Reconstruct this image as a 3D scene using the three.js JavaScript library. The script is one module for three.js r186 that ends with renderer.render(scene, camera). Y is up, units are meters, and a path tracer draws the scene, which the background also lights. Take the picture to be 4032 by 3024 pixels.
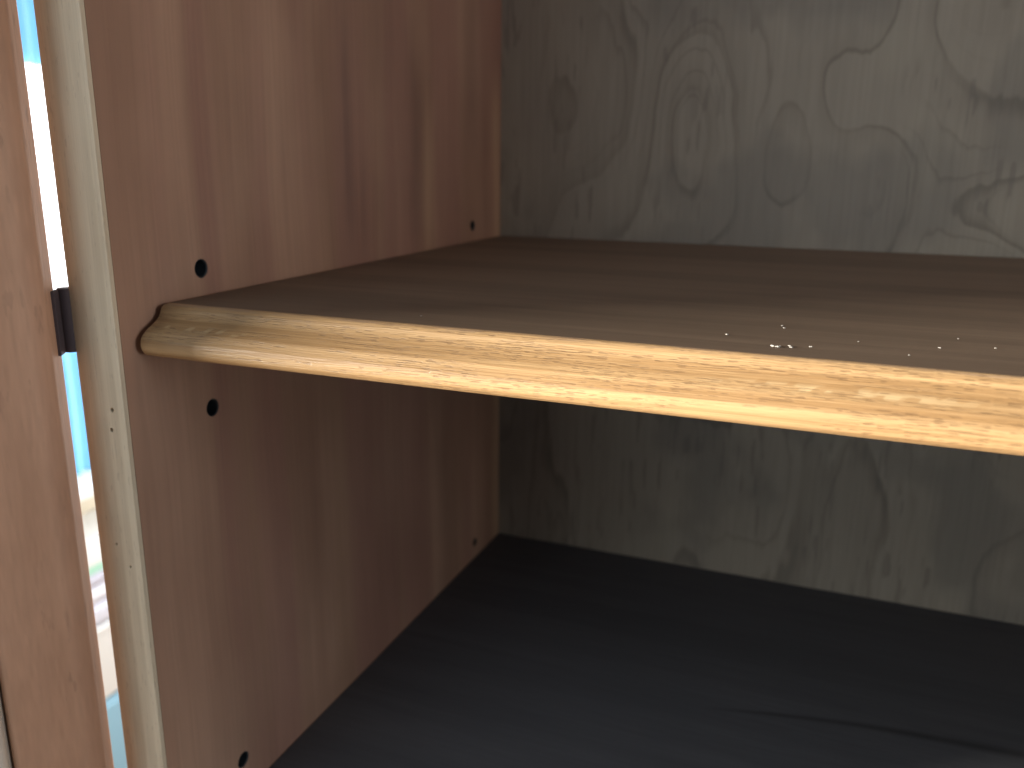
import * as THREE from 'three';
import { mergeGeometries, toCreasedNormals } from 'three/addons/utils/BufferGeometryUtils.js';
import { RoundedBoxGeometry } from 'three/addons/geometries/RoundedBoxGeometry.js';
import { RectAreaLightUniformsLib } from 'three/addons/lights/RectAreaLightUniformsLib.js';

// ---------------------------------------------------------------- camera, light, exposure
RectAreaLightUniformsLib.init();
const scene = new THREE.Scene();
const renderer = new THREE.WebGLRenderer();
renderer.toneMapping = THREE.LinearToneMapping;
renderer.toneMappingExposure = 1.1;
renderer.shadowMap.enabled = true;

const camera = new THREE.PerspectiveCamera(48.4, 4 / 3, 0.02, 30);
camera.rotation.order = 'YXZ';
camera.position.set(0.2133, 0.2574, 0.5212);
camera.rotation.set(-0.2564, 0.3732, 0.0096);
camera.focus = 0.245;
camera.userData.fStop = 13;
camera.updateMatrixWorld();
scene.add(camera);

scene.background = new THREE.Color().setRGB(0.038, 0.043, 0.055);   // dim light of the room all round

function areaLight(name, color, intensity, w, h, pos, target) {
  const l = new THREE.RectAreaLight(color, intensity, w, h);
  l.name = name; l.position.set(...pos); l.lookAt(...target); l.castShadow = true; scene.add(l);
  return l;
}
const SUNNY = new THREE.Color().setRGB(1, 0.93, 0.80), SKYLIT = new THREE.Color().setRGB(0.80, 0.90, 1.0), PALE = new THREE.Color().setRGB(0.93, 0.97, 1.0);
// the bright gap of the window on the left wall, in front of the cabinet: its light comes past the free edge of the open door
areaLight('gap_light', SUNNY, 600, 0.26, 0.60, [-1.49, 0.34, 1.20], [0.2, 0.34, 1.20]);
// unseen wide panel added as cool fill from high in front
areaLight('high_fill_light', new THREE.Color().setRGB(0.74, 0.88, 1.0), 1.45, 1.6, 0.9, [-0.45, 1.45, 1.75], [0.1, 0.25, 0.2]);
// added fill from across the room, brightening the plywood back
areaLight('front_fill_light', new THREE.Color().setRGB(0.80, 0.92, 1.0), 2.0, 1.25, 0.8, [-0.85, 0.42, 2.45], [-0.85, 0.42, 0]);
// added fill from the right, brightening the side panel and the door
areaLight('right_fill_light', PALE, 11.0, 0.42, 0.8, [2.19, 0.42, 0.56], [0, 0.42, 0.56]);
// the window on the left wall that shows through the slit by the hinge
areaLight('slit_window_light', PALE, 7, 0.7, 0.62, [-1.485, 0.13, -0.95], [0, 0.13, -0.95]);
// lamp added behind the cabinet to light the stack seen through the slit
areaLight('rear_fill_light', PALE, 10, 0.8, 1.0, [-0.95, -0.2, -1.585], [-0.95, -0.2, 0]);

// ---------------------------------------------------------------- helpers
let seed = 7;
const rnd = () => { seed = (seed * 1664525 + 1013904223) >>> 0; return seed / 4294967296; };
const lerp = (a, b, t) => a + (b - a) * t, clamp = (x, a = 0, b = 1) => Math.min(b, Math.max(a, x));
const smooth = (a, b, x) => { const t = clamp((x - a) / (b - a)); return t * t * (3 - 2 * t); };
const gauss = (x, s) => Math.exp(-(x * x) / (2 * s * s));
function hash(ix, iy, k) {
  let h = Math.imul(ix, 374761393) ^ Math.imul(iy, 668265263) ^ Math.imul(k, 1274126177);
  h = Math.imul(h ^ (h >>> 13), 1274126177); h ^= h >>> 16;
  return (h >>> 0) / 4294967296;
}
function noise(x, y, k = 0) {
  const ix = Math.floor(x), iy = Math.floor(y); let fx = x - ix, fy = y - iy;
  fx = fx * fx * fx * (fx * (fx * 6 - 15) + 10); fy = fy * fy * fy * (fy * (fy * 6 - 15) + 10);
  return lerp(lerp(hash(ix, iy, k), hash(ix + 1, iy, k), fx), lerp(hash(ix, iy + 1, k), hash(ix + 1, iy + 1, k), fx), fy);
}
function fbm(x, y, k = 0, oct = 4) { let s = 0, a = 0.5, t = 0; for (let i = 0; i < oct; i++) { s += a * noise(x, y, k + i * 17); t += a; a *= 0.5; x *= 2.03; y *= 2.03; } return s / t; }
const mix3 = (a, b, t) => [lerp(a[0], b[0], t), lerp(a[1], b[1], t), lerp(a[2], b[2], t)];
const enc = c => { c = clamp(c); return 255 * (c <= 0.0031308 ? 12.92 * c : 1.055 * Math.pow(c, 1 / 2.4) - 0.055); };
// colour and relief of a sheet of w x h metres: f(x, y) gives [r, g, b (linear), height 0..1]
function sheet(W, H, w, h, f, relief = true) {
  const c = new Uint8Array(W * H * 4), b = relief ? new Uint8Array(W * H * 4) : null;
  for (let j = 0; j < H; j++) for (let i = 0; i < W; i++) {
    const [r, g, bl, ht] = f((i + 0.5) / W * w, (j + 0.5) / H * h), o = (j * W + i) * 4;
    c[o] = enc(r); c[o + 1] = enc(g); c[o + 2] = enc(bl); c[o + 3] = 255;
    if (b) { b[o] = b[o + 1] = b[o + 2] = clamp(ht) * 255; b[o + 3] = 255; }
  }
  const make = (data, srgb) => {
    const t = new THREE.DataTexture(data, W, H); t.wrapS = t.wrapT = THREE.RepeatWrapping; t.magFilter = THREE.LinearFilter; t.minFilter = THREE.LinearFilter;
    if (srgb) t.colorSpace = THREE.SRGBColorSpace; t.repeat.set(1 / w, 1 / h); t.needsUpdate = true; return t;
  };
  return { map: make(c, true), bumpMap: b ? make(b, false) : null };
}
const std = o => new THREE.MeshPhysicalMaterial(o);
// uv in metres from the position along two axes chosen by the face's normal; `plan` maps dominant axis -> [u axis, v axis]
function metreUV(g, plan = { x: ['z', 'y'], y: ['x', 'z'], z: ['x', 'y'] }) {
  if (g.index) g = g.toNonIndexed();
  const p = g.attributes.position, n = g.attributes.normal, uv = new Float32Array(p.count * 2), get = { x: i => p.getX(i), y: i => p.getY(i), z: i => p.getZ(i) };
  for (let i = 0; i < p.count; i++) {
    const a = [Math.abs(n.getX(i)), Math.abs(n.getY(i)), Math.abs(n.getZ(i))], ax = a[0] >= a[1] && a[0] >= a[2] ? 'x' : a[1] >= a[2] ? 'y' : 'z';
    uv[2 * i] = get[plan[ax][0]](i); uv[2 * i + 1] = get[plan[ax][1]](i);
  }
  g.setAttribute('uv', new THREE.BufferAttribute(uv, 2));
  return g;
}
function box(x0, x1, y0, y1, z0, z1, r = 0.0006, plan) {
  const g = new RoundedBoxGeometry(x1 - x0, y1 - y0, z1 - z0, 2, Math.min(r, (x1 - x0) / 2.2, (y1 - y0) / 2.2, (z1 - z0) / 2.2));
  g.translate((x0 + x1) / 2, (y0 + y1) / 2, (z0 + z1) / 2);
  return metreUV(g, plan);
}
function mesh(name, g, m, parent = scene) {
  const o = new THREE.Mesh(Array.isArray(g) ? mergeGeometries(g) : g, m); o.name = name; o.castShadow = o.receiveShadow = true; parent.add(o); return o;
}
function tag(o, label, category, group) { o.userData = { ...o.userData, label, category }; if (group) o.userData.group = group; return o; }
function thing(name, label, category, group) { const o = new THREE.Group(); o.name = name; scene.add(o); return tag(o, label, category, group); }
function structure(o, label, category) { o.userData = { kind: 'structure', label, category }; return o; }

// ---------------------------------------------------------------- woods
// reddish stained board, grain upright: u = distance from the cabinet's back, v = height
const sideWood = sheet(1024, 1024, 0.34, 0.44, (z, y) => {
  const wob = 0.010 * (fbm(y * 5, z * 12, 3, 3) - 0.5);
  const zz = z + wob;
  const broad = fbm(zz * 30, y * 1.2, 11, 3), mid = fbm(zz * 120, y * 2.6, 21, 3), fine = fbm(zz * 1100, y * 22, 31, 2), blot = fbm(z * 22, y * 9, 41, 4);
  let t = 0.42 * broad + 0.14 * mid + 0.44 * blot;
  let c = mix3([0.260, 0.150, 0.104], [0.455, 0.290, 0.205], smooth(0.22, 0.78, t));
  c = mix3(c, [0.300, 0.160, 0.128], 0.50 * smooth(0.42, 0.66, fbm(zz * 45, y * 2.0, 55, 3)));
  // darker and paler streaks of the board
  const streak = (z0, w, y0, y1, k) => k * smooth(y0, y0 + 0.05, y) * (1 - smooth(y1 - 0.05, y1, y)) * gauss(z - z0 - 0.6 * wob - 0.006 * (noise(y * 22, z0 * 90, 61) - 0.5), w);
  const dark = streak(0.182, 0.0035, 0.20, 0.34, 0.50) + streak(0.168, 0.002, 0.20, 0.27, 0.45) + streak(0.116, 0.005, 0.19, 0.33, 0.36) + streak(0.045, 0.010, 0.24, 0.5, 0.34) + streak(0.148, 0.014, 0.0, 0.44, 0.12) + streak(0.232, 0.002, 0.22, 0.30, 0.16) + streak(0.09, 0.012, -0.1, 0.22, 0.14);
  const pale = streak(0.007, 0.005, -0.2, 0.325, 0.6) + streak(0.104, 0.004, 0.18, 0.30, 0.34) + streak(0.262, 0.007, 0.0, 0.5, 0.12) + streak(0.20, 0.006, -0.1, 0.25, 0.12);
  c = mix3(c, [0.130, 0.074, 0.068], clamp(dark)); c = mix3(c, [0.50, 0.345, 0.215], clamp(pale));
  const m = 0.93 + 0.14 * fine;
  return [c[0] * m, c[1] * m, c[2] * m, 0.5 + 0.5 * (fine - 0.5) + 0.2 * (mid - 0.5)];
});
// knotty rotary-cut plywood: grey beige, with ring lines that close round like a map's contours
const bumps = [[0.118, 0.285, 0.016, 0.030, 1.5], [0.122, 0.235, 0.022, 0.030, 1.1], [0.216, 0.293, 0.022, 0.020, 1.35], [0.296, 0.236, 0.026, 0.020, -1.6], [0.172, 0.262, 0.012, 0.020, -0.9], [0.262, 0.335, 0.03, 0.02, 1.1], [0.050, 0.280, 0.025, 0.035, -0.8], [0.345, 0.300, 0.03, 0.05, 1.2], [0.322, 0.030, 0.018, 0.035, -1.2], [0.150, 0.060, 0.03, 0.03, 0.7]];
const plyWood = sheet(1536, 1024, 0.60, 0.42, (x, y) => {
  const wx = x + 0.010 * (fbm(x * 30, y * 18, 71, 3) - 0.5), wy = y + 0.012 * (fbm(x * 26, y * 20, 75, 3) - 0.5);
  let h = 3.4 * fbm(wx * 11, wy * 3.2, 81, 3) + 5.0 * wx + 0.4 * Math.sin(wx * 24 + 1.5 * noise(wy * 5, 2, 3));
  for (const [bx, by, sx, sy, k] of bumps) h += k * gauss(wx - bx, sx) * gauss(wy - by, sy);
  h += 0.07 * (fbm(x * 260, y * 60, 91, 2) - 0.5);
  const f = h - Math.floor(h), keep = smooth(0.30, 0.60, fbm(x * 20, y * 15, 95, 2));
  const wide = 0.06 + 0.14 * noise(x * 18, y * 12, 97), line = smooth(0.97 - wide, 0.955, f) * (1 - smooth(0.962, 1.0, f)) * (0.25 + 0.75 * keep), band = smooth(0.35, 0.95, f);
  const blot = fbm(x * 12, y * 10, 101, 4), fib = fbm(x * 800, y * 30, 111, 2), fleck = smooth(0.66, 0.76, fbm(x * 330, y * 48, 121, 2)) * smooth(0.42, 0.6, fbm(x * 26, y * 18, 123, 3));
  const h2 = h * 2.6 + 1.2 * fbm(x * 30, y * 7, 141, 2), f2 = h2 - Math.floor(h2), thin = smooth(0.80, 0.955, f2) * (1 - smooth(0.962, 1.0, f2)) * smooth(0.36, 0.58, fbm(x * 9 + 11, y * 6 + 3, 149, 2));
  let c = mix3([0.318, 0.278, 0.222], [0.276, 0.239, 0.190], band * 0.7);
  c = mix3(c, [0.222, 0.198, 0.166], 0.75 * smooth(0.45, 0.70, fbm(x * 24, y * 17, 131, 4)));
  c = mix3(c, [0.365, 0.324, 0.250], 0.5 * smooth(0.52, 0.75, blot));
  c = mix3(c, [0.120, 0.102, 0.082], 0.46 * line); c = mix3(c, [0.15, 0.128, 0.105], 0.38 * thin); c = mix3(c, [0.17, 0.147, 0.125], 0.5 * fleck);
  const m = 0.92 + 0.16 * fib;
  return [c[0] * m, c[1] * m, c[2] * m, 0.5 + 0.5 * (fib - 0.5) - 0.25 * line];
});
// brown board, grain running across: for the shelf and the cabinet's floor
const boardWood = (base, deep, k) => (x, z) => {
  const zz = z + 0.006 * (fbm(x * 4, z * 14, k, 3) - 0.5);
  const broad = fbm(x * 1.6, zz * 46, k + 5, 3), mid = fbm(x * 5, zz * 190, k + 9, 3), fine = fbm(x * 55, zz * 1300, k + 14, 2), blot = fbm(x * 8, z * 13, k + 20, 3);
  let c = mix3(deep, base, smooth(0.3, 0.7, 0.45 * broad + 0.35 * mid + 0.2 * blot));
  const m = 0.90 + 0.20 * fine;
  return [c[0] * m, c[1] * m, c[2] * m, 0.5 + 0.5 * (fine - 0.5) + 0.25 * (mid - 0.5)];
};
const shelfWood = sheet(1536, 768, 1.28, 0.34, boardWood([0.182, 0.132, 0.094], [0.138, 0.099, 0.071], 201));
const floorBase = boardWood([0.104, 0.104, 0.114], [0.086, 0.087, 0.096], 301);
const darkLineZ = x => 0.1495 - 0.155 * (x - 0.165) - 0.004 * Math.sin((x - 0.165) * 24);
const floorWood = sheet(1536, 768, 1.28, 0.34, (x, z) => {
  const c = floorBase(x, z), d = smooth(0.160, 0.20, x) * gauss(z - darkLineZ(x), 0.0008 + 0.0014 * smooth(0.17, 0.32, x)) * 0.6;   // a dark, slightly sunken line widening along x
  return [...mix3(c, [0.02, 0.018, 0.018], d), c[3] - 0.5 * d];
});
// solid beech of the moulded front: short dark pores and shimmering cross flecks
const noseWood = sheet(2048, 512, 0.40, 0.036, (x, s) => {
  const slant = s + 0.012 * x + 0.0012 * (noise(x * 9, 3, 401) - 0.5);
  const broad = fbm(x * 3.5, slant * 420, 411, 4), grain = fbm(x * 22, slant * 2200, 415, 3), fine = fbm(x * 160, slant * 5200, 421, 2), pore = smooth(0.62, 0.74, fbm(x * 330, slant * 5200, 431, 2)) * smooth(0.30, 0.55, fbm(x * 30, slant * 500, 435, 2));
  let c = mix3([0.250, 0.148, 0.066], [0.365, 0.236, 0.118], smooth(0.28, 0.72, 0.6 * broad + 0.4 * grain));
  // shimmering cross flecks where the round of the nose cuts the rays
  const edge = s - 0.0118 - 0.0005 * Math.sin(x * 45) - 0.0006 * (noise(x * 70, 5, 440) - 0.5);
  const fl = gauss(edge, 0.0010) * smooth(0.52, 0.66, noise(x * 420 + 260 * s, s * 500, 441)) * smooth(0.40, 0.62, noise(x * 14, 1, 445));
  c = mix3(c, [0.47, 0.35, 0.20], 0.7 * fl);
  const top = smooth(0.0042, 0.0026, s) * smooth(0.44, 0.60, fbm(x * 90, s * 1100, 451, 3)); c = mix3(c, [0.215, 0.150, 0.115], 0.55 * top);
  c = mix3(c, [0.125, 0.070, 0.034], 0.62 * pore);
  const m = 0.90 + 0.20 * fine;
  return [c[0] * m, c[1] * m, c[2] * m, 0.5 + 0.5 * (fine - 0.5) - 0.35 * pore];
});
// pale straight-grained lipping on the front edge
const lipWood = sheet(256, 2048, 0.018, 0.50, (x, y) => {
  const xx = x + 0.0012 * (noise(y * 7, 2, 501) - 0.5);
  const broad = fbm(xx * 420, y * 2.2, 511, 3), fine = fbm(xx * 3000, y * 60, 521, 2), blot = fbm(x * 120, y * 30, 531, 3), speck = smooth(0.77, 0.84, fbm(x * 1500, y * 260, 541, 2));
  let c = mix3([0.53, 0.455, 0.335], [0.65, 0.575, 0.44], smooth(0.3, 0.7, 0.6 * broad + 0.4 * blot));
  c = mix3(c, [0.24, 0.19, 0.14], 0.22 * speck);
  const m = 0.94 + 0.12 * fine;
  return [c[0] * m, c[1] * m, c[2] * m, 0.5 + 0.5 * (fine - 0.5)];
});
// the door: warm brown, short upright pores, scuffs
const doorWood = sheet(1024, 1024, 0.30, 0.48, (x, y) => {
  const broad = fbm(x * 46, y * 3, 611, 4), blot = fbm(x * 30, y * 16, 621, 4), fine = fbm(x * 900, y * 120, 631, 2), pore = smooth(0.66, 0.78, fbm(x * 620, y * 130, 641, 3)) * smooth(0.35, 0.6, fbm(x * 40, y * 22, 645, 3));
  let c = mix3([0.36, 0.206, 0.132], [0.50, 0.312, 0.215], smooth(0.10, 0.90, 0.5 * broad + 0.5 * blot));
  c = mix3(c, [0.17, 0.11, 0.085], 0.28 * pore);
  const m = 0.92 + 0.16 * fine;
  return [c[0] * m, c[1] * m, c[2] * m, 0.5 + 0.5 * (fine - 0.5) - 0.3 * pore];
});
const M = {
  side: std({ ...sideWood, bumpScale: 0.00012, roughness: 0.42 }),
  ply: std({ ...plyWood, bumpScale: 0.00015, roughness: 0.72 }),
  shelf: std({ ...shelfWood, bumpScale: 0.00012, roughness: 0.55, specularIntensity: 0.4 }),
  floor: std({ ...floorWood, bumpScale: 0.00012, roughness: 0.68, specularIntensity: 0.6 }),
  nose: std({ ...noseWood, bumpScale: 0.00018, roughness: 0.40 }),
  lip: std({ ...lipWood, bumpScale: 0.00010, roughness: 0.5 }),
  door: std({ ...doorWood, bumpScale: 0.00014, roughness: 0.8, specularIntensity: 0.3 }),
  bead: std({ color: new THREE.Color().setRGB(0.56, 0.52, 0.45), roughness: 0.45 }),
  metal: std({ color: new THREE.Color().setRGB(0.060, 0.046, 0.054), metalness: 0.1, roughness: 0.75 }),
  pin: std({ color: new THREE.Color().setRGB(0.5, 0.45, 0.35), metalness: 0.9, roughness: 0.35 }),
};

// ---------------------------------------------------------------- setting: floor and wall corner seen through the slit
const plaster = sheet(256, 256, 1, 1, (x, y) => { const n = 0.94 + 0.12 * fbm(x * 24, y * 24, 701, 4); return [0.66 * n, 0.58 * n, 0.45 * n, n - 0.5]; }, false);
const plasterM = std({ map: plaster.map, roughness: 0.9 });
const boards = sheet(256, 256, 1, 1, (x, y) => { const n = 0.85 + 0.3 * fbm(x * 6, y * 80, 711, 4); return [0.30 * n, 0.20 * n, 0.13 * n, n - 0.5]; }, false);
structure(mesh('floor', box(-1.7, 2.4, -1.56, -1.5, -1.8, 2.6), std({ map: boards.map, roughness: 0.6 })), 'brown boarded floor under the cabinet', 'floor');
structure(mesh('wall_left', [box(-1.62, -1.5, -1.5, -0.52, -1.6, 2.9), box(-1.62, -1.5, 0.80, 1.1, -1.6, 2.9), box(-1.62, -1.5, -0.52, 0.80, -1.6, -1.35), box(-1.62, -1.5, -0.52, 0.80, -0.55, 1.00), box(-1.62, -1.5, -0.52, 0.80, 1.42, 2.9)], plasterM), 'cream plastered wall with window openings', 'wall');
structure(mesh('wall_back', [box(-1.62, 0.9, -1.5, -0.75, -1.72, -1.602), box(-1.62, 0.9, 0.35, 1.1, -1.72, -1.602), box(-1.62, -1.40, -0.75, 0.35, -1.72, -1.602), box(-0.50, 0.9, -0.75, 0.35, -1.72, -1.602)], plasterM), 'cream plastered wall behind the cabinet', 'wall');

// ---------------------------------------------------------------- cabinet
const INW = 1.25, BOT = -1.5, TOP = 0.74, T = 0.0178, D = 0.3184;   // D: back to the lipping
const cabinet = thing('cabinet', 'open wooden cabinet with reddish sides and plywood back', 'cabinet');
// left side: the inner layer carries the drilled peg holes, the outer layer closes them
function drilled(z0, z1, y0, y1, x0, x1, holes) {
  const s = new THREE.Shape([[z0, y0], [z1, y0], [z1, y1], [z0, y1]].map(a => new THREE.Vector2(...a)));
  for (const [z, y, r] of holes) { const h = new THREE.Path(); h.absarc(z, y, r, 0, Math.PI * 2, true); s.holes.push(h); }
  const g = new THREE.ExtrudeGeometry(s, { depth: x1 - x0, bevelEnabled: false, curveSegments: 28 });
  g.applyMatrix4(new THREE.Matrix4().makeBasis(new THREE.Vector3(0, 0, 1), new THREE.Vector3(0, 1, 0), new THREE.Vector3(-1, 0, 0)));
  g.translate(x1, 0, 0);
  return metreUV(g);
}
const pegs = [[0.2794, 0.2192, 0.0034], [0.2794, 0.1679, 0.0034], [0.2785, 0.0152, 0.0034], [0.0440, 0.2188, 0.0032], [0.0415, 0.0105, 0.0030]];
mesh('side_panel', [drilled(0, D, BOT, TOP, -0.0115, 0, pegs), box(-T, -0.0113, BOT, TOP, 0.0002, D - 0.0002, 0.0001)], M.side, cabinet).userData.label = 'reddish side panel with drilled peg holes';
mesh('side_panel', box(INW, INW + T, BOT, TOP, 0, D, 0.0004), M.side, cabinet);
const holeShadeM = std({ color: new THREE.Color().setRGB(0.022, 0.030, 0.036), roughness: 0.6 });
for (const [z, y, r] of pegs) {   // near-black liner added to each hole, standing in for its shade: wall and end
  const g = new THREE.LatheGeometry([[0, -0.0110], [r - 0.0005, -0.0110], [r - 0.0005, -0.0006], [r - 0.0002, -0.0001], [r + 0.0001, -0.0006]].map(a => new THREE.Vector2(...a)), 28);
  g.rotateZ(-Math.PI / 2); g.translate(0, y, z); mesh('hole_shade_liner', metreUV(g), holeShadeM, cabinet);
}
// lipping with pin pricks
const pricks = [[-0.0051, 0.1774, 0.0006], [-0.0063, 0.1704, 0.0006], [-0.0100, 0.1290, 0.0004], [-0.0048, 0.1215, 0.0004]];
{
  const s = new THREE.Shape([[-T, BOT], [0, BOT], [0, TOP], [-T, TOP]].map(a => new THREE.Vector2(...a)));
  for (const [x, y, r] of pricks) { const h = new THREE.Path(); h.absellipse(x, y, r, r * 1.25, 0, Math.PI * 2, true); s.holes.push(h); }
  const g = new THREE.ExtrudeGeometry(s, { depth: 0.0014, bevelEnabled: true, bevelThickness: 0.0003, bevelSize: 0.0003, bevelOffset: -0.0003, bevelSegments: 2, curveSegments: 16 });
  g.translate(0, 0, D + 0.0003);
  const l = mesh('edge_lipping', metreUV(g, { x: ['z', 'y'], y: ['x', 'z'], z: ['x', 'y'] }), M.lip, cabinet); l.userData.label = 'pale front edge with pin pricks';
}
mesh('edge_lipping', box(INW, INW + T, BOT, TOP, D + 0.0001, D + 0.002, 0.0003), M.lip, cabinet);
mesh('back_panel', box(-T, INW + T, BOT, TOP, -0.0062, -0.0001, 0.0003), M.ply, cabinet).userData.label = 'grey beige plywood back with wavy ring lines';
mesh('floor_panel', box(0.0001, INW - 0.0001, -0.018, 0, 0.0001, D - 0.002, 0.0005), M.floor, cabinet).userData.label = 'dark brown floor board with a long dark line';
mesh('top_panel', box(0.0001, INW - 0.0001, TOP - 0.020, TOP - 0.002, 0.0001, D, 0.0005), M.side, cabinet);
const pinShape = (x, z) => { const g = new THREE.CylinderGeometry(0.0025, 0.0025, 0.012, 16); g.rotateZ(Math.PI / 2); g.translate(x, 0.1915, z); return metreUV(g); };
for (const z of [0.044, 0.279]) { mesh('shelf_pin', pinShape(0.006, z), M.pin, cabinet); mesh('shelf_pin', pinShape(INW - 0.006, z), M.pin, cabinet); }

// ---------------------------------------------------------------- shelf
const SY = 0.2099, ST = 0.0159, SX0 = 0.0019, SX1 = INW - 0.002;
const shelf = thing('shelf', 'brown wooden shelf with a golden moulded front edge', 'shelf');
mesh('shelf_board', box(SX0, SX1, SY - ST, SY, 0.0012, 0.2985, 0.0001), M.shelf, shelf);
{
  // outline of the moulding in (z, y), from the top face over a small bead, a cove and a round nose to the underside
  const c = new THREE.CurvePath(), V = (z, y) => new THREE.Vector2(z, SY + y);
  const bez = (...a) => c.add(new THREE.CubicBezierCurve(...a.map(q => V(...q))));
  const lin = (a, b) => c.add(new THREE.LineCurve(V(...a), V(...b)));
  lin([0.2985, 0.00003], [0.3008, 0.00003]);
  bez([0.3008, 0.00003], [0.3015, 0], [0.3024, -0.0003], [0.3029, -0.0011]);
  bez([0.3029, -0.0011], [0.3033, -0.0025], [0.3042, -0.0038], [0.3057, -0.0048]);
  bez([0.3057, -0.0048], [0.3078, -0.0061], [0.3095, -0.0065], [0.3109, -0.0076]);
  bez([0.3109, -0.0076], [0.3125, -0.0087], [0.3132, -0.0101], [0.3132, -0.0116]);
  bez([0.3132, -0.0116], [0.3132, -0.0140], [0.3118, -0.0158], [0.3086, -0.0159]);
  lin([0.3086, -0.0159], [0.2985, -0.0159]);
  const pts = []; let first = true;
  for (const k of c.curves) { const n = k.isLineCurve ? 1 : 14; for (let i = first ? 0 : 1; i <= n; i++) pts.push(k.getPoint(i / n)); first = false; }
  const N = 200, pos = [], uv = [], idx = [];
  const len = [0]; for (let i = 1; i < pts.length; i++) len.push(len[i - 1] + pts[i].distanceTo(pts[i - 1]));
  // the ends are eased over, as a hand-sanded end is
  const ease = 0.0012, xs = []; for (let i = 0; i <= 6; i++) xs.push([SX0 + ease * (1 - Math.cos(i / 6 * Math.PI / 2)), ease * (1 - Math.sin(i / 6 * Math.PI / 2))]);
  for (let i = 1; i < N; i++) xs.push([SX0 + ease + (SX1 - SX0 - 2 * ease) * i / N, 0]);
  for (let i = 6; i >= 0; i--) xs.push([SX1 - ease * (1 - Math.cos(i / 6 * Math.PI / 2)), ease * (1 - Math.sin(i / 6 * Math.PI / 2))]);
  for (const [x, e] of xs) pts.forEach((q, i) => {
    const a = pts[Math.max(0, i - 1)], b = pts[Math.min(pts.length - 1, i + 1)], t = b.clone().sub(a).normalize();   // outward normal is (-t.y, t.x) turned out
    const w = 0.00012 * (fbm(x * 40, len[i] * 300, 801, 2) - 0.5) * (i > 1 && i < pts.length - 2 ? 1 : 0), dz = -t.y, dy = t.x;
    const inner = i === 0 || i === pts.length - 1 ? 0 : e;
    pos.push(x, q.y + dy * (w - inner), q.x + dz * (w - inner)); uv.push(x, len[i]);
  });
  const R = pts.length;
  for (let a = 0; a < xs.length - 1; a++) for (let i = 0; i < R - 1; i++) { const o = a * R + i; idx.push(o, o + 1, o + R, o + 1, o + R + 1, o + R); }
  // end caps
  for (const [a, flip] of [[0, false], [xs.length - 1, true]]) {
    const base = pos.length / 3; pos.push(xs[a][0], SY - 0.009, 0.301); uv.push(xs[a][0], 0.01);
    const ring = base + 1; for (let i = 0; i < R; i++) { const o = (a * R + i) * 3; pos.push(pos[o], pos[o + 1], pos[o + 2]); uv.push(pos[o + 2], pos[o + 1]); }
    for (let i = 0; i < R; i++) { const j = (i + 1) % R; flip ? idx.push(base, ring + j, ring + i) : idx.push(base, ring + i, ring + j); }
  }
  let g = new THREE.BufferGeometry();
  g.setAttribute('position', new THREE.Float32BufferAttribute(pos, 3)); g.setAttribute('uv', new THREE.Float32BufferAttribute(uv, 2)); g.setIndex(idx);
  g = toCreasedNormals(g, 0.6);
  mesh('moulded_edge', g, M.nose, shelf).userData.label = 'golden moulded front edge with a cove and round nose';
}

// ---------------------------------------------------------------- door, standing open at the left
const PHI = 34 * Math.PI / 180, DW = 0.31, DT = 0.018, DB = -0.03, DTOP = 0.735;
const door = new THREE.Group(); door.name = 'door'; door.userData.label = 'brown wooden door standing open beside the pale edge'; cabinet.add(door);
// local axes: x runs from the hinged edge outwards (0 .. DW), z = 0 is the inner face, the outer face at -DT
door.position.set(-0.0223 + DT * Math.sin(PHI), 0, 0.3205 + DT * Math.cos(PHI));
door.rotation.y = PHI;   // local -x then runs left and towards the room
const STILE = 0.0292, plank = (x0, x1, y0, y1, z0, z1, r) => box(-x1, -x0, y0, y1, z0, z1, r);
mesh('stile', plank(0, STILE, DB, DTOP, -DT, 0, 0.0050), M.door, door);
mesh('stile', plank(DW - 0.045, DW, DB, DTOP, -DT, 0, 0.0025), M.door, door);
mesh('rail', plank(STILE + 0.0001, DW - 0.0451, DTOP - 0.045, DTOP, -DT + 0.0002, -0.0002, 0.001), M.door, door);
mesh('rail', plank(STILE + 0.0001, DW - 0.0451, DB, DB + 0.03, -DT + 0.0002, -0.0002, 0.001), M.door, door);
mesh('door_panel', plank(STILE + 0.0002, DW - 0.0452, DB + 0.0301, DTOP - 0.0451, -0.013, -0.005, 0.0004), M.door, door);
mesh('bead', plank(STILE + 0.0002, STILE + 0.0040, DB + 0.0302, DTOP - 0.0452, -0.006, 0.0012, 0.0016), M.bead, door);
// hinge in the slit: a leaf on each board and the barrel between
{
  const barrel = new THREE.CylinderGeometry(0.0026, 0.0026, 0.0207, 24); barrel.translate(0.0024, 0.206, -DT + 0.0005);
  const leaf = box(0, 0.0150, 0.1962, 0.2157, -0.0006, 0.0006, 0.0002); leaf.rotateY(PHI + 0.8); leaf.translate(0.0024, 0, -DT - 0.001);
  mesh('hinge', [box(-0.0003, 0.0010, 0.1956, 0.2163, -DT + 0.003, -0.010, 0.0003), metreUV(barrel.toNonIndexed()), leaf], M.metal, door).userData.label = 'small dark hinge in the gap';
}

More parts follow.
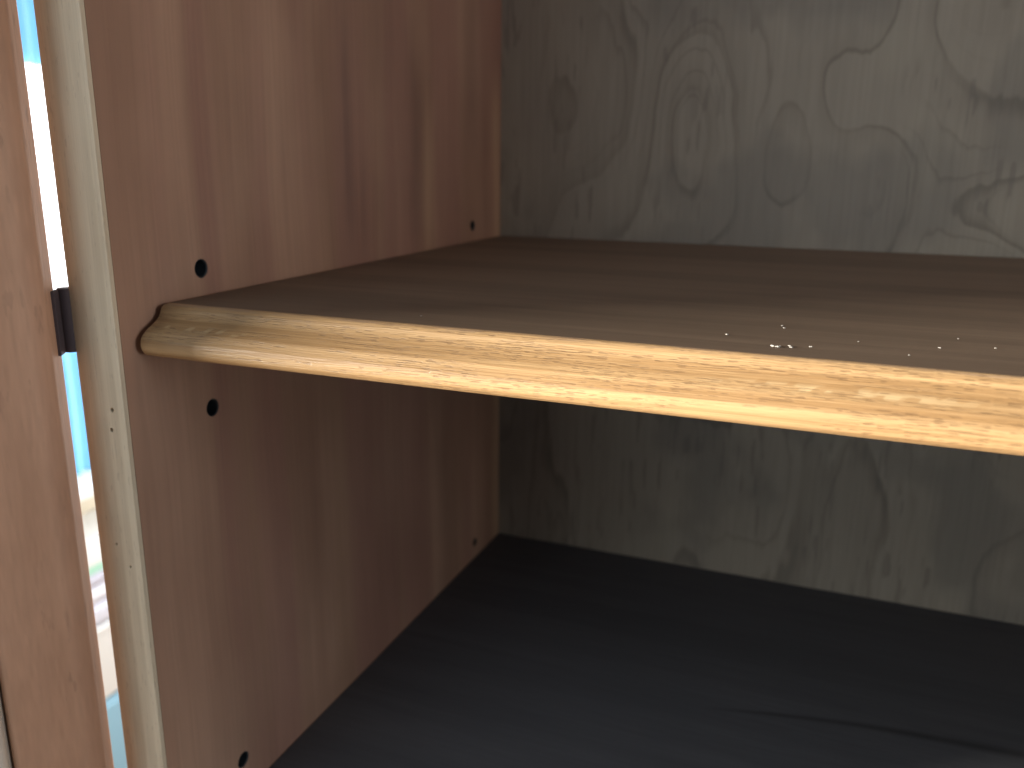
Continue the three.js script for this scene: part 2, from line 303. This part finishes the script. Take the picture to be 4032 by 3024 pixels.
// ---------------------------------------------------------------- crumbs on the shelf
{
  const m = std({ color: new THREE.Color().setRGB(0.45, 0.43, 0.40), roughness: 0.5 });
  const g0 = new THREE.IcosahedronGeometry(1, 1), p = g0.attributes.position;
  for (let i = 0; i < p.count; i++) { const k = 0.75 + 0.5 * noise(p.getX(i) * 2.1 + 9, p.getY(i) * 2.1 + p.getZ(i) * 3.3 + 9, 901); p.setXYZ(i, p.getX(i) * k, p.getY(i) * k, p.getZ(i) * k); }
  g0.computeVertexNormals();
  const spots = [[0.1965, 0.2561, 0.36], [0.1974, 0.2598, 0.34], [0.1831, 0.2768, 0.36], [0.1966, 0.2880, 0.5], [0.1979, 0.2885, 0.5], [0.1984, 0.2872, 0.3], [0.2008, 0.2860, 0.4], [0.2013, 0.2877, 0.38], [0.2061, 0.2849, 0.4], [0.2381, 0.2719, 0.3], [0.2179, 0.2717, 0.2], [0.2300, 0.2850, 0.2], [0.2520, 0.2660, 0.25], [0.2440, 0.2560, 0.2], [0.0905, 0.2860, 0.25]];
  const first = new THREE.Mesh(g0, m);
  spots.forEach(([x, z, s], i) => {
    const o = first.clone(); o.name = i ? 'crumb_' + String(i).padStart(3, '0') : 'crumb'; o.castShadow = o.receiveShadow = true; scene.add(o);
    s *= 0.001; o.scale.set(s * 1.2, s * 0.5, s); o.position.set(x, SY + s * 0.45, z); o.rotation.y = rnd() * 6;
    tag(o, 'tiny white crumb lying on the brown shelf', 'crumb', 'white crumbs on the shelf');
  });
}

// ---------------------------------------------------------------- what shows through the slit beside the hinge, and the windows, some added as fill
const glow = (r, g, b) => new THREE.MeshStandardMaterial({ color: 0x222222, emissive: new THREE.Color().setRGB(r, g, b), roughness: 0.4 });
const white = std({ color: new THREE.Color().setRGB(0.80, 0.80, 0.78), roughness: 0.5 });
// axis 'x': the window lies in a wall facing +x; a0..a1 is its reach along z.  axis 'z': in a wall facing +z, reach along x
function makeWindow(name, label, axis, wall, a0, a1, y0, y1, g, turn = 1) {
  const o = thing(name, label, 'window', 'windows of the room'), f = 0.03, B = (p0, p1, q0, q1, d0, d1) => axis === 'x' ? box(wall + Math.min(turn * d0, turn * d1), wall + Math.max(turn * d0, turn * d1), q0, q1, p0, p1, 0.002) : box(p0, p1, q0, q1, wall + Math.min(turn * d0, turn * d1), wall + Math.max(turn * d0, turn * d1), 0.002);
  mesh('window_frame', [B(a0, a0 + f, y0, y1, -0.06, 0), B(a1 - f, a1, y0, y1, -0.06, 0), B(a0 + f, a1 - f, y1 - f, y1, -0.06, 0), B(a0 + f, a1 - f, y0, y0 + f, -0.06, 0)], white, o);
  mesh('window_pane', B(a0 + f, a1 - f, y0 + f, y1 - f, -0.04, -0.034), g, o);
  return o;
}
const wa = makeWindow('window', 'bright white framed window above the blue cafe curtain', 'x', -1.501, -1.35, -0.55, -0.52, 0.80, glow(2.6, 2.7, 2.8));
mesh('window_sill', box(-1.499, -1.36, -0.504, -0.489, -1.33, -0.57, 0.002), white, wa);
makeWindow('window_001', 'narrow bright window in the wall beside the open door', 'x', -1.501, 1.00, 1.42, -0.52, 0.80, glow(3, 2.8, 2.4));
makeWindow('window_004', 'wide fill panel added across the room from the cabinet', 'z', 2.461, -1.505, -0.195, -0.01, 0.85, glow(0.40, 0.45, 0.50), -1);  // added glowing panel for the front fill, framed like a window
makeWindow('window_005', 'added fill panel beyond the far end of the cabinet', 'x', 2.201, 0.32, 0.80, -0.01, 0.85, glow(0.4, 0.42, 0.44), -1);  // unseen glowing panel added to go with the right fill
makeWindow('window_002', 'unseen fill panel added in the wall behind the cabinet', 'z', -1.603, -1.40, -0.50, -0.75, 0.35, glow(2.6, 2.7, 2.8));  // added panel for the rear lamp on the stack
{
  const o = thing('window_003', 'wide fill panel added above the photographer', 'window', 'windows of the room');  // glowing panel added for the high fill, out of view
  const g = box(-0.9, 0.9, -0.45, 0.45, -0.006, 0, 0.001), fr = [box(-0.95, -0.9, -0.5, 0.5, -0.03, 0.0), box(0.9, 0.95, -0.5, 0.5, -0.03, 0.0), box(-0.9, 0.9, 0.45, 0.5, -0.03, 0.0), box(-0.9, 0.9, -0.5, -0.45, -0.03, 0.0)];
  mesh('window_frame', fr, white, o); mesh('window_pane', g, glow(0.40, 0.45, 0.50), o);
  o.scale.set(1.6 / 1.8, 1, 1); o.position.set(-0.456, 1.464, 1.768); o.lookAt(0.1, 0.25, 0.2);
}
function cloth(y0, y1, amp, waves, z0, z1, k) {
  const g = new THREE.PlaneGeometry(z1 - z0, y1 - y0, 160, 12), p = g.attributes.position;
  for (let i = 0; i < p.count; i++) { const u = p.getX(i), v = p.getY(i); p.setZ(i, amp * Math.sin(u * waves + 1.4 * noise(u * 9, v * 3, k)) + amp * 0.6 * (fbm(u * 14, v * 3, k + 3, 2) - 0.5)); }
  g.computeVertexNormals(); g.rotateY(Math.PI / 2); g.translate(-1.475, (y0 + y1) / 2, (z0 + z1) / 2);
  return metreUV(g);
}
const blue = std({ color: new THREE.Color().setRGB(0.22, 0.50, 0.74), roughness: 1, transmission: 0.5, thickness: 0, side: THREE.DoubleSide });
tag(mesh('window_valance', cloth(0.447, 0.80, 0.010, 150, -1.30, -0.60, 911), blue), 'light blue gathered valance across the top of the window', 'valance');
tag(mesh('cafe_curtain', cloth(-0.489, -0.125, 0.010, 130, -1.30, -0.60, 931), blue), 'light blue gathered cafe curtain over the window sill', 'curtain');
{
  const Zc = [-1.10, -0.62], X = [-1.498, -1.36];
  const bag = new RoundedBoxGeometry(0.138, 0.479, 0.48, 6, 0.03), p = bag.attributes.position;
  for (let i = 0; i < p.count; i++) { const y = p.getY(i), z = p.getZ(i); if (p.getX(i) > 0.02) p.setX(i, p.getX(i) - 0.008 * fbm(z * 22, y * 26, 951, 3)); }
  bag.computeVertexNormals(); bag.translate(-1.429, -1.2605, -0.86);
  tag(mesh('laundry_bag', metreUV(bag), std({ color: new THREE.Color().setRGB(0.33, 0.60, 0.78), roughness: 0.8 })), 'pale blue cloth bag at the foot of the stack by the wall', 'bag');
  const crate = thing('storage_crate', 'white crate stacked on the pale blue bag', 'crate');
  mesh('crate_body', box(X[0], X[1], -1.0205, -0.846, ...Zc, 0.006), white, crate); mesh('crate_rim', box(X[0] - 0.0005, X[1] + 0.004, -0.8458, -0.831, Zc[0] - 0.004, Zc[1] + 0.004, 0.003), white, crate);
  const towelM = [[0.56, 0.55, 0.63], [0.68, 0.68, 0.76], [0.74, 0.74, 0.80]].map(c => std({ color: new THREE.Color().setRGB(...c), roughness: 0.95 }));
  [[-0.8305, -0.772, 1], [-0.7715, -0.728, 2], [-0.7275, -0.693, 0]].forEach(([a, b, k], i) => tag(mesh(i ? 'folded_towel_00' + i : 'folded_towel', box(X[0], X[1], a, b, ...Zc, 0.02), towelM[k]), ['lavender folded towel lying on the white crate', 'palest folded towel in the middle of the towels', 'greyest folded towel on top of the towels'][i], 'towel', 'folded towels in the stack'));
  tag(mesh('book', box(X[0], X[1] - 0.004, -0.6925, -0.672, ...Zc, 0.001), std({ color: new THREE.Color().setRGB(0.42, 0.74, 0.58), roughness: 0.6 })), 'mint green book lying on the folded towels', 'book');
  tag(mesh('gift_box', box(X[0], X[1], -0.6715, -0.605, ...Zc, 0.002), white), 'flat white box on top of the stack', 'box');
}

renderer.render(scene, camera);
